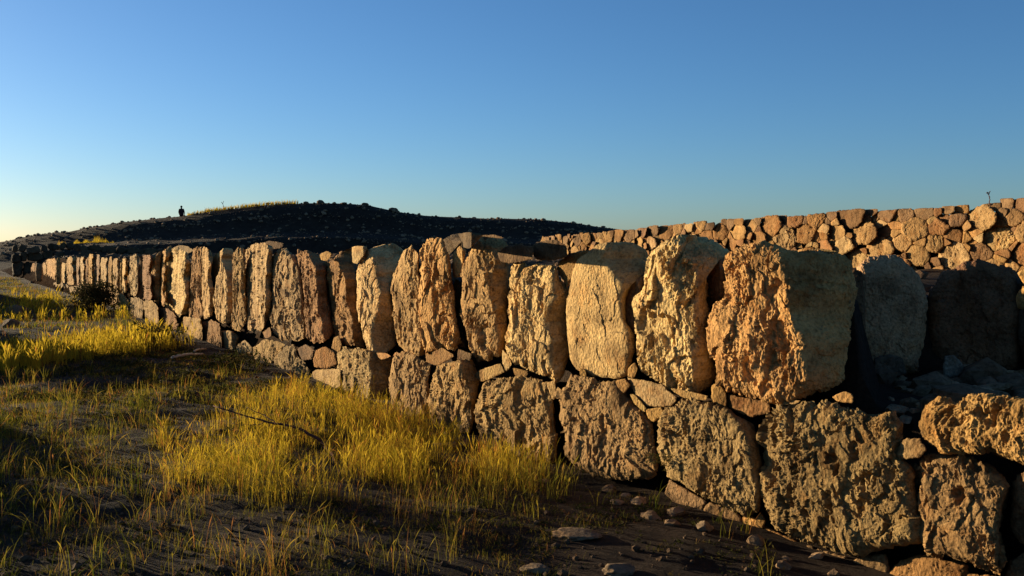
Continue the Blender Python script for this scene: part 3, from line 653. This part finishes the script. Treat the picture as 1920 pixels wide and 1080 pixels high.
# skyline boulders on the hill
SKY = [(502, 376, 9, "small knob of rock on the hilltop skyline"), (531, 376, 7, "tiniest rock standing up on the hilltop skyline"), (600, 376, 22, "broad boulder at the very summit of the hill"), (645, 378, 17, "rounded boulder just past the hill summit"),
       (684, 383, 20, "boulder on the shoulder below the hill summit"), (738, 396, 26, "wide low boulder at the foot of the summit shoulder")]
for k, (cx, cy, wpx, lab) in enumerate(SKY):
    p = at_y(float(cx), float(cy) + 4, 90.0); r_ = 0.8 * wpx / 2 * 90 / F; zt = float(terrain(p[0], 90.0))
    v, f = rock_mesh("rock", 700 + k, 3, 0.55); v *= r_
    o = link("hilltop_boulder", fast_mesh("hilltop_boulder", v, None, f), M_DARK, None, (p[0], 90.0, max(zt, p[2] - r_ * 0.3) ))
    o.color = (0.10, 0.078, 0.062, 1); tag(o, lab, "boulder", "boulders along the hilltop skyline")

# ------------------------------------------------------------------ grass
def blades(name, roots, hgt, width, lean, mat, tint, label, cat="grass", head=0.0, segs=4):
    """thin standing blades, some ending in a seed head"""
    n_ = len(roots); hgt = np.asarray(hgt, float); az = rng.uniform(0, 2 * np.pi, n_); la = rng.uniform(0, 2 * np.pi, n_)
    ld = np.stack([np.cos(la), np.sin(la), np.zeros(n_)], -1) * (hgt * rng.normal(0.0, 1.0, n_) * lean)[:, None]
    tv = noise3(roots * np.array([9.0, 9.0, 0.0]) + 3.3, 301); hgt = hgt * (0.85 + 0.45 * tv); tint = tint + 0.30 * noise3(roots * np.array([6.0, 6.0, 0.0]) + 8.1, 303)
    cl = np.stack([noise3(roots * np.array([11.0, 11.0, 0]), 305), noise3(roots * np.array([11.0, 11.0, 0]), 307), np.zeros(n_)], -1)
    ld += (np.array([0.06, -0.03, 0]) + 0.22 * cl) * hgt[:, None]
    sd2 = np.stack([np.cos(az), np.sin(az), np.zeros(n_)], -1)
    lv = np.array([0, 0.35, 0.68, 0.84, 1.0]); plain_ = np.array([1.0, 0.9, 0.65, 0.4, 0.0]); hd = np.array([0.5, 0.45, 0.4, 2.3, 0.0])
    ishead = rng.uniform(0, 1, n_) < head
    prof = np.where(ishead[:, None], hd, plain_)
    V = np.zeros((n_, 9, 3))
    for k in range(5):
        t = lv[k]; c = roots + ld * t ** 1.8 + np.array([0, 0, 1.0]) * (hgt * (t - 0.12 * t ** 3 * lean * 4))[:, None]
        if k < 4:
            off = sd2 * (width * prof[:, k] / 2)[:, None]; V[:, 2 * k] = c - off; V[:, 2 * k + 1] = c + off
        else: V[:, 8] = c
    b0 = np.arange(n_)[:, None] * 9
    Q = np.concatenate([b0 + np.array([2 * k, 2 * k + 1, 2 * k + 3, 2 * k + 2]) for k in range(3)], 0); T = b0 + np.array([6, 7, 8])
    me = fast_mesh(name, V.reshape(-1, 3), Q, T)
    at = me.attributes.new("tint", 'FLOAT', 'POINT'); at.data.foreach_set("value", np.repeat(np.clip(tint, 0, 1), 9).astype(np.float32))
    o = link(name, me, mat)
    return tag(o, label, cat, kind="stuff")
def inside(poly, x, y):
    poly = np.asarray(poly, float); r = np.zeros(len(x), bool); j = len(poly) - 1
    for i in range(len(poly)):
        xi, yi = poly[i]; xj, yj = poly[j]
        c = ((yi > y) != (yj > y)) & (x < (xj - xi) * (y - yi) / (yj - yi + 1e-12) + xi); r ^= c; j = i
    return r
def patch_roots(poly, dens, clump=0.0, seed=0, soft=0.35, tuft=7, tr=0.028):
    """roots over the piece of ground whose outline the photograph shows"""
    P = np.asarray(poly, float); G = on_ground(P[:, 0], P[:, 1])[:, :2]
    lo_, hi_ = G.min(0) - soft, G.max(0) + soft
    n_ = int(dens / tuft * np.prod(hi_ - lo_)); x = rng.uniform(lo_[0], hi_[0], n_); y = rng.uniform(lo_[1], hi_[1], n_)
    p3 = np.stack([x, y, np.zeros(n_)], -1)
    wob = soft * np.stack([fbm(p3 * 1.7, 3, 201 + seed), fbm(p3 * 1.7 + 50, 3, 211 + seed)], -1) * 1.6
    k = inside(G, x + wob[:, 0], y + wob[:, 1])
    if clump: k &= rng.uniform(0, 1, n_) < np.clip(0.5 + clump * (fbm(p3 * 2.2, 3, 221 + seed) * 2.2), 0.02, 1)
    s = (np.stack([x, y], -1) - P0[:2]) @ NW[:2]; k &= s > 0.0
    x = np.repeat(x[k], tuft) + rng.normal(0, tr, k.sum() * tuft); y = np.repeat(y[k], tuft) + rng.normal(0, tr, k.sum() * tuft)
    return np.stack([x, y, terrain(x, y) - 0.01], -1)

A = [(270,905),(262,870),(310,820),(400,785),(500,762),(570,738),(700,745),(780,780),(860,830),(905,870),(900,905),(780,915),(600,915),(430,930)]
r = patch_roots(A, 2600, 0.65, 1, 0.6); n_ = len(r)
blades("dry_grass", r, rng.uniform(0.12, 0.33, n_), rng.uniform(0.0016, 0.0032, n_), 0.26, M_GOLD, rng.normal(0.58, 0.27, n_), "glowing golden grass, the tall dense patch in mid foreground", head=0.45)
B = [(-60,695),(0,668),(100,652),(230,632),(318,628),(335,648),(250,668),(120,688),(0,700)]
r = patch_roots(B, 1100, 0.4, 2); n_ = len(r)
blades("dry_grass", r, rng.uniform(0.18, 0.42, n_), rng.uniform(0.006, 0.011, n_), 0.2, M_GOLD, rng.normal(0.45, 0.2, n_), "glowing yellow grass strip at the foot of the distant wall", head=0.4)
C = [(-80,615),(0,606),(120,600),(235,606),(250,590),(150,572),(120,560),(0,585),(-80,590)]
r = patch_roots(C, 160, 0.9, 3); n_ = len(r)
blades("mixed_grass", r, rng.uniform(0.12, 0.4, n_), rng.uniform(0.008, 0.016, n_), 0.2, M_GOLD, rng.normal(0.35, 0.25, n_), "sparse yellow green grass beside the dark bush by the wall", head=0.4)
C2 = [(-60,560),(60,545),(180,548),(190,535),(90,520),(20,500),(-60,500)]
r = patch_roots(C2, 60, 0.9, 4, 0.8); r = r[r[:, 1] > 24]; n_ = len(r)
blades("mixed_grass", r, rng.uniform(0.12, 0.4, n_), rng.uniform(0.012, 0.03, n_), 0.2, M_GOLD, rng.normal(0.35, 0.25, n_), "thin golden grass on the far slope where the boulder wall ends")
Dp = [(-200,770),(60,760),(270,770),(320,830),(280,900),(330,980),(300,1120),(-200,1120)]
r = patch_roots(Dp, 800, 1.0, 5); n_ = len(r)
blades("green_grass", r, rng.uniform(0.08, 0.30, n_), rng.uniform(0.002, 0.0042, n_), 0.45, M_GREEN, rng.normal(0.5, 0.28, n_), "loose green and straw grass in the left foreground", head=0.2)
E = [(280,915),(600,905),(900,890),(1010,905),(1060,950),(1080,1000),(900,1040),(700,1120),(300,1120)]
r = patch_roots(E, 480, 0.9, 6); n_ = len(r)
blades("tall_stalks", r, rng.uniform(0.10, 0.32, n_), rng.uniform(0.0014, 0.0030, n_), 0.30, M_GREEN, rng.normal(0.75, 0.2, n_), "thin stalks in the shaded foreground with only tips lit", head=0.4)
Gp = [(900,915),(960,900),(1060,915),(1070,960),(1040,985),(960,960)]
r = patch_roots(Gp, 420, 0.8, 7, 0.1); n_ = len(r)
blades("green_grass", r, rng.uniform(0.14, 0.34, n_), rng.uniform(0.003, 0.006, n_), 0.25, M_GREEN, rng.normal(0.55, 0.22, n_), "bright green tufts just before the reddish base boulder", head=0.3)
H = [(1090,905),(1240,915),(1330,960),(1420,1000),(1540,1060),(1540,1120),(1400,1100),(1280,1000),(1150,960)]
r = patch_roots(H, 150, 1.0, 8, 0.15); n_ = len(r)
blades("green_grass", r, rng.uniform(0.06, 0.26, n_), rng.uniform(0.003, 0.005, n_), 0.3, M_GREEN, rng.normal(0.45, 0.25, n_), "scattered green blades along the foot of the near boulders")
I = [(330,700),(420,680),(520,712),(600,740),(560,760),(420,770),(300,775),(120,775),(-60,770),(-60,700),(150,690)]
r = patch_roots(I, 260, 1.1, 9); n_ = len(r)
blades("mixed_grass", r, rng.uniform(0.06, 0.26, n_), rng.uniform(0.003, 0.007, n_), 0.35, M_GREEN, rng.normal(0.65, 0.25, n_), "scant straw stalks on the bare soil between the two golden patches")
# short carpet everywhere on the open ground
K1 = [(-260,1140),(-260,700),(0,690),(330,660),(450,690),(600,745),(900,880),(1080,915),(1220,935),(1150,1010),(1060,1060),(1000,1140)]
r = patch_roots(K1, 1900, 0.55, 11, 0.2, tuft=5, tr=0.04); n_ = len(r)
blades("short_grass", r, rng.uniform(0.02, 0.085, n_), rng.uniform(0.0015, 0.0032, n_) * np.clip(r[:, 1] / 8, 0.8, 1.6), 0.55, M_GREEN, rng.normal(0.68, 0.28, n_), "short fine green gold grass carpeting the soil before the wall")
K2 = [(-260,700),(0,690),(330,660),(300,610),(150,575),(60,535),(0,520),(-200,520)]
r = patch_roots(K2, 170, 0.6, 12, 0.3, tuft=5, tr=0.08); n_ = len(r)
blades("short_grass", r, rng.uniform(0.04, 0.2, n_), rng.uniform(0.008, 0.016, n_), 0.45, M_GREEN, rng.normal(0.6, 0.28, n_), "short grass on the slope running up to the far wall end")
# low leafy ground cover
def scrub(name, roots, size, mat, label, per=16, spread=1.0):
    n0 = len(roots); n_ = n0 * per; R0 = np.repeat(roots, per, 0); sz = np.repeat(size, per)
    d = rng.normal(size=(n_, 3)); d[:, 2] = np.abs(d[:, 2]); d /= np.linalg.norm(d, axis=1, keepdims=True)
    c = R0 + d * (sz * rng.uniform(0.2, 1, n_))[:, None] * np.array([spread, spread, 0.8])
    a = rng.normal(size=(n_, 3)); a /= np.linalg.norm(a, axis=1, keepdims=True); b = np.cross(a, rng.normal(size=(n_, 3))); b /= np.linalg.norm(b, axis=1, keepdims=True)
    l = sz * rng.uniform(0.10, 0.28, n_); V = np.stack([c - a * l[:, None], c + b * (l * 0.4)[:, None], c + a * l[:, None], c - b * (l * 0.4)[:, None]], 1)
    me = fast_mesh(name, V.reshape(-1, 3), np.arange(n_ * 4).reshape(-1, 4))
    at = me.attributes.new("tint", 'FLOAT', 'POINT'); at.data.foreach_set("value", np.clip(np.repeat(np.repeat(rng.normal(0.5, 0.25, n0), per) + rng.normal(0, 0.12, n_), 4), 0, 1).astype(np.float32))
    return me
J = [(-260,1140),(-260,680),(0,640),(300,640),(420,660),(560,720),(900,860),(1100,900),(1300,960),(1420,1020),(1420,1140)]
r = patch_roots(J, 230, 1.0, 10, tuft=1)
dist = r[:, 1]; keep = rng.uniform(0, 1, len(r)) < np.clip(10.0 / dist, 0.4, 1); r = r[keep]
link_o = link("ground_cover", scrub("ground_cover", r, rng.uniform(0.03, 0.085, len(r)) * np.clip(r[:, 1] / 9, 0.8, 1.7), M_SCRUB, ""), M_SCRUB)
tag(link_o, "low olive brown weeds creeping over the open soil", "weeds", kind="stuff")
# hill grass that catches the sun
def hill_grass(pxs, Y, n_, h, label):
    P = np.asarray(pxs, float); x = rng.uniform(P[:, 0].min(), P[:, 0].max(), n_); yy = Y + rng.uniform(-0.8, 0.8, n_)
    X_ = (x - 960) / F * yy
    z = terrain(X_, yy)
    zz = z
    blades("dry_grass", np.stack([X_, yy, zz], -1), rng.uniform(0.5, 1, n_) * h, np.full(n_, 0.04), 0.25, M_GOLD, rng.normal(0.5, 0.2, n_), label)
hill_grass([(385, 397), (560, 380)], 90.3, 900, 0.5, "golden grass fringe on the hill crest right of the person")
hill_grass([(352, 400), (398, 398)], 90.3, 180, 0.4, "small golden tuft on the hill crest next to the person")
r_x = 108 + 107 * rng.beta(1.6, 1.6, 900); r_y = 52 + rng.uniform(0, 2.5, 900); X_ = (r_x - 960) / F * r_y
zt = 1.65 + (460 - np.interp(r_x, [108, 150, 190, 215], [452, 449, 447, 449])) * r_y / F
blades("dry_grass", np.stack([X_, r_y, np.minimum(zt, zt) - 0.2], -1), rng.uniform(0.05, 0.34, 900) * np.clip(0.8 + 0.7 * noise3(np.stack([r_x / 9, r_x * 0, r_x * 0], -1), 5), 0.2, 2), np.full(900, 0.018), 0.25, M_GOLD, rng.normal(0.5, 0.2, 900), "thin golden grass strip lying on top of the dark cross wall")

# ------------------------------------------------------------------ bush, twig, sticks, dry stalks
def tube(pts_, rad, sides=6):
    P = np.asarray(pts_, float); n_ = len(P); V = []
    for i in range(n_):
        d = P[min(i + 1, n_ - 1)] - P[max(i - 1, 0)]; d /= np.linalg.norm(d)
        a = np.cross(d, [0.31, 0.2, 0.93]); a /= np.linalg.norm(a); b = np.cross(d, a)
        th = np.linspace(0, 2 * np.pi, sides, endpoint=False); V.append(P[i] + rad[i] * (np.cos(th)[:, None] * a + np.sin(th)[:, None] * b))
    q = [(i * sides + k, i * sides + (k + 1) % sides, (i + 1) * sides + (k + 1) % sides, (i + 1) * sides + k) for i in range(n_ - 1) for k in range(sides)]
    t = [(0, k + 1, k) for k in range(1, sides - 1)] + [((n_ - 1) * sides, (n_ - 1) * sides + k, (n_ - 1) * sides + k + 1) for k in range(1, sides - 1)]
    return np.concatenate(V), np.array(q), np.array(t)
def join(parts):
    off = 0; V, Q, T = [], [], []
    for v, q, t in parts: V.append(v); Q.append(q + off); T.append(t + off); off += len(v)
    return np.concatenate(V), np.concatenate(Q), np.concatenate(T)
M_TWIG = plain("dead_twig", (0.085, 0.038, 0.03)); M_WOOD = plain("grey_wood", (0.34, 0.28, 0.21))
g0 = on_ground(np.array([600.0]), np.array([838.0]))[0]
def branch(path, r0, r1):
    P = np.array(path, float); t = np.linspace(0, 1, len(P)); s = np.linspace(0, 1, 16)
    C = np.stack([np.interp(s, t, P[:, k]) for k in range(3)], -1); C[1:-1] += 0.004 * rng.normal(size=(14, 3))
    return tube(C, r0 + (r1 - r0) * s)
def px3(x, y, Yd): return at_y(float(x), float(y), Yd)
o = link("dead_branch", fast_mesh("dead_branch", *join([
    branch([px3(603, 828, 7.5), px3(560, 803, 7.6), px3(510, 793, 7.75), px3(455, 778, 7.9), px3(400, 761, 8.05)], 0.012, 0.005),
    branch([px3(520, 795, 7.7), px3(490, 776, 7.85), px3(462, 764, 7.95)], 0.005, 0.002),
    branch([px3(505, 792, 7.75), px3(470, 797, 7.8), px3(435, 795, 7.9)], 0.004, 0.002),
    branch([px3(603, 828, 7.5), px3(622, 850, 7.4), on_ground(np.array([640.0]), np.array([893.0]))[0]], 0.012, 0.014)])), M_TWIG)
tag(o, "bare reddish brown dead branch lying across the tall golden grass", "branch")
g1 = on_ground(np.array([322.0, 380.0]), np.array([680.0, 672.0]))
o = link("stick", fast_mesh("stick", *branch([g1[0] + [0, 0, 0.05], (g1[0] + g1[1]) / 2 + [0, 0, 0.08], g1[1] + [0, 0, 0.06]], 0.02, 0.015)), M_WOOD); tag(o, "longer pale weathered stick on the ground beyond the bare soil", "stick", "weathered sticks near the wall")
g1 = on_ground(np.array([364.0, 386.0]), np.array([666.0, 662.0]))
o = link("stick", fast_mesh("stick", *branch([g1[0] + [0, 0, 0.05], (g1[0] + g1[1]) / 2 + [0, 0, 0.07], g1[1] + [0, 0, 0.06]], 0.018, 0.013)), M_WOOD); tag(o, "shorter pale stick lying just behind the longer one", "stick", "weathered sticks near the wall")
# dark bush at the foot of the wall
bp_ = on_ground(np.array([182.0]), np.array([582.0]))[0]
bush = empty("bush", bp_, "dark round bush at the foot of the distant boulder wall", "bush")
rb = bp_ + rng.normal(size=(420, 3)) * np.array([0.24, 0.24, 0.16]) + np.array([0, 0, 0.32])
me = scrub("foliage", rb, rng.uniform(0.09, 0.22, 420), M_SCRUB, "", 14); ob = link("foliage", me, None, bush)
M_BUSH = grass_material("bush_leaf", [(0.0, (0.015, 0.018, 0.008)), (0.6, (0.035, 0.034, 0.014)), (1.0, (0.06, 0.04, 0.02))], 0.2); me.materials.append(M_BUSH)
link("stem", fast_mesh("stem", *join([branch([bp_ + [0, 0, -0.05], bp_ + [0.1 * math.cos(k), 0.1 * math.sin(k), 0.25], bp_ + [0.3 * math.cos(k), 0.3 * math.sin(k), 0.5]], 0.03, 0.01) for k in range(5)])), M_TWIG, bush)
# little shrubs
for (cx, cy, rr, cnt, lab) in ((450, 690, 0.22, 60, "low green shrub beneath the small stones of the wall"), (1246, 872, 0.07, 40, "tiny green plant growing in a crack between base boulders"), (290, 652, 0.35, 60, "dark green low shrub behind the yellow grass strip")):
    if cx == 1246: c = at_y(1242.0, 872.0, 6.22)
    else: c = on_ground(np.array([float(cx)]), np.array([float(cy)]))[0]
    rb = c + rng.normal(size=(cnt, 3)) * rr * np.array([0.7, 0.5, 0.3]) + [0, 0, rr * 0.3]
    me = scrub("shrub", rb, rng.uniform(0.3, 0.6, cnt) * rr, M_SCRUB, "", 16); o = link("shrub", me, M_SCRUB); tag(o, lab, "shrub")
# dry stalks against the sky
def stalk(name, base, hgt, label, w=0.02):
    b = np.array(base, float); P = [branch([b - [0, 0, 0.15], b + [-0.02 * hgt, 0, hgt * 0.5], b + [-0.12 * hgt, 0, hgt * 0.78]], w, w * 0.7),
         branch([b + [-0.12 * hgt, 0, hgt * 0.78], b + [-0.22 * hgt, 0, hgt * 0.92]], w * 0.9, w * 0.8), branch([b + [-0.11 * hgt, 0, hgt * 0.78], b + [-0.02 * hgt, 0, hgt]], w * 0.6, w * 0.7)]
    o = link(name, fast_mesh(name, *join(P)), M_TWIG); tag(o, label, "plant", "dry stalks against the sky")
ii = np.argmin(np.abs(bpx - 1852)); stalk("dry_stalk", (bx[ii], by[ii] , btop[ii] - 0.02), 0.17, "forked dry stalk on top of the rubble wall", 0.007)
ps = at_y(420.0, 398.0, 90.2); stalk("dry_stalk", ps, 1.0, "thin dry stalk on the hill crest near the person", 0.03)

# ------------------------------------------------------------------ person standing beyond the crest
M_CLOTH = plain("dark_clothes", (0.035, 0.022, 0.022)); M_HAIR = plain("dark_hair", (0.012, 0.010, 0.009)); 
pc = at_y(340.0, 386.0, 91.5)      # top of the head
z0 = pc[2] - 1.72
def person():
    J = {"pelvis": (0, 0, 0.95, 0.15, 0.11), "waist": (0, 0, 1.10, 0.19, 0.13), "chest": (0, 0, 1.32, 0.21, 0.14), "neck0": (0, 0, 1.46, 0.085, 0.08), "neck": (0, 0, 1.51, 0.055, 0.055), "head": (0, 0.01, 1.60, 0.078, 0.09), "crown": (0, 0, 1.69, 0.06, 0.07),
         "shL": (-0.19, 0, 1.41, 0.065, 0.065), "elL": (-0.255, 0.01, 1.14, 0.05, 0.05), "wrL": (-0.225, 0.10, 0.93, 0.036, 0.036), "haL": (-0.20, 0.15, 0.86, 0.035, 0.03),
         "shR": (0.19, 0, 1.41, 0.065, 0.065), "elR": (0.255, 0.01, 1.14, 0.05, 0.05), "wrR": (0.225, 0.10, 0.93, 0.036, 0.036), "haR": (0.20, 0.15, 0.86, 0.035, 0.03),
         "hiL": (-0.10, 0, 0.86, 0.095, 0.095), "knL": (-0.12, 0.02, 0.48, 0.065, 0.065), "anL": (-0.12, -0.02, 0.09, 0.045, 0.045), "toL": (-0.14, 0.16, 0.03, 0.04, 0.03),
         "hiR": (0.10, 0, 0.86, 0.095, 0.095), "knR": (0.12, 0.02, 0.48, 0.065, 0.065), "anR": (0.12, -0.02, 0.09, 0.045, 0.045), "toR": (0.14, 0.16, 0.03, 0.04, 0.03)}
    E_ = [("pelvis","waist"),("waist","chest"),("chest","neck0"),("neck0","neck"),("neck","head"),("head","crown"),("chest","shL"),("shL","elL"),("elL","wrL"),("wrL","haL"),("chest","shR"),("shR","elR"),("elR","wrR"),("wrR","haR"),
          ("pelvis","hiL"),("hiL","knL"),("knL","anL"),("anL","toL"),("pelvis","hiR"),("hiR","knR"),("knR","anR"),("anR","toR")]
    ks = list(J); me = bpy.data.meshes.new("person"); me.from_pydata([J[k][:3] for k in ks], [(ks.index(a), ks.index(b)) for a, b in E_], [])
    o = link("person", me, M_CLOTH, None, (pc[0], pc[1], z0))
    sk = o.modifiers.new("skin", 'SKIN'); sv = me.skin_vertices[0].data
    for i, k in enumerate(ks): sv[i].radius = J[k][3:]; sv[i].use_root = (k == "pelvis")
    o.modifiers.new("sub", 'SUBSURF').levels = 2; o.modifiers["sub"].render_levels = 2
    tag(o, "person in dark clothes standing on the hill crest against the sky", "person")
    v, f = rock_mesh("hair", 900, 3, 1.0); r0 = v / np.linalg.norm(v, axis=1, keepdims=True); v = r0 * np.array([0.098, 0.108, 0.105]) * (1 + 0.04 * fbm(r0 * 4, 2, 5))[:, None]
    link("hair", fast_mesh("hair", v, None, f), M_HAIR, o, (pc[0], pc[1] - 0.012, z0 + 1.645))
    return o
person()
print("STONE TRIS", STONE_TRIS[0], "objects", len(bpy.data.objects), "tris", sum(len(o.data.loop_triangles) if o.data.loop_triangles else len(o.data.polygons) for o in bpy.data.objects if o.type == 'MESH'))
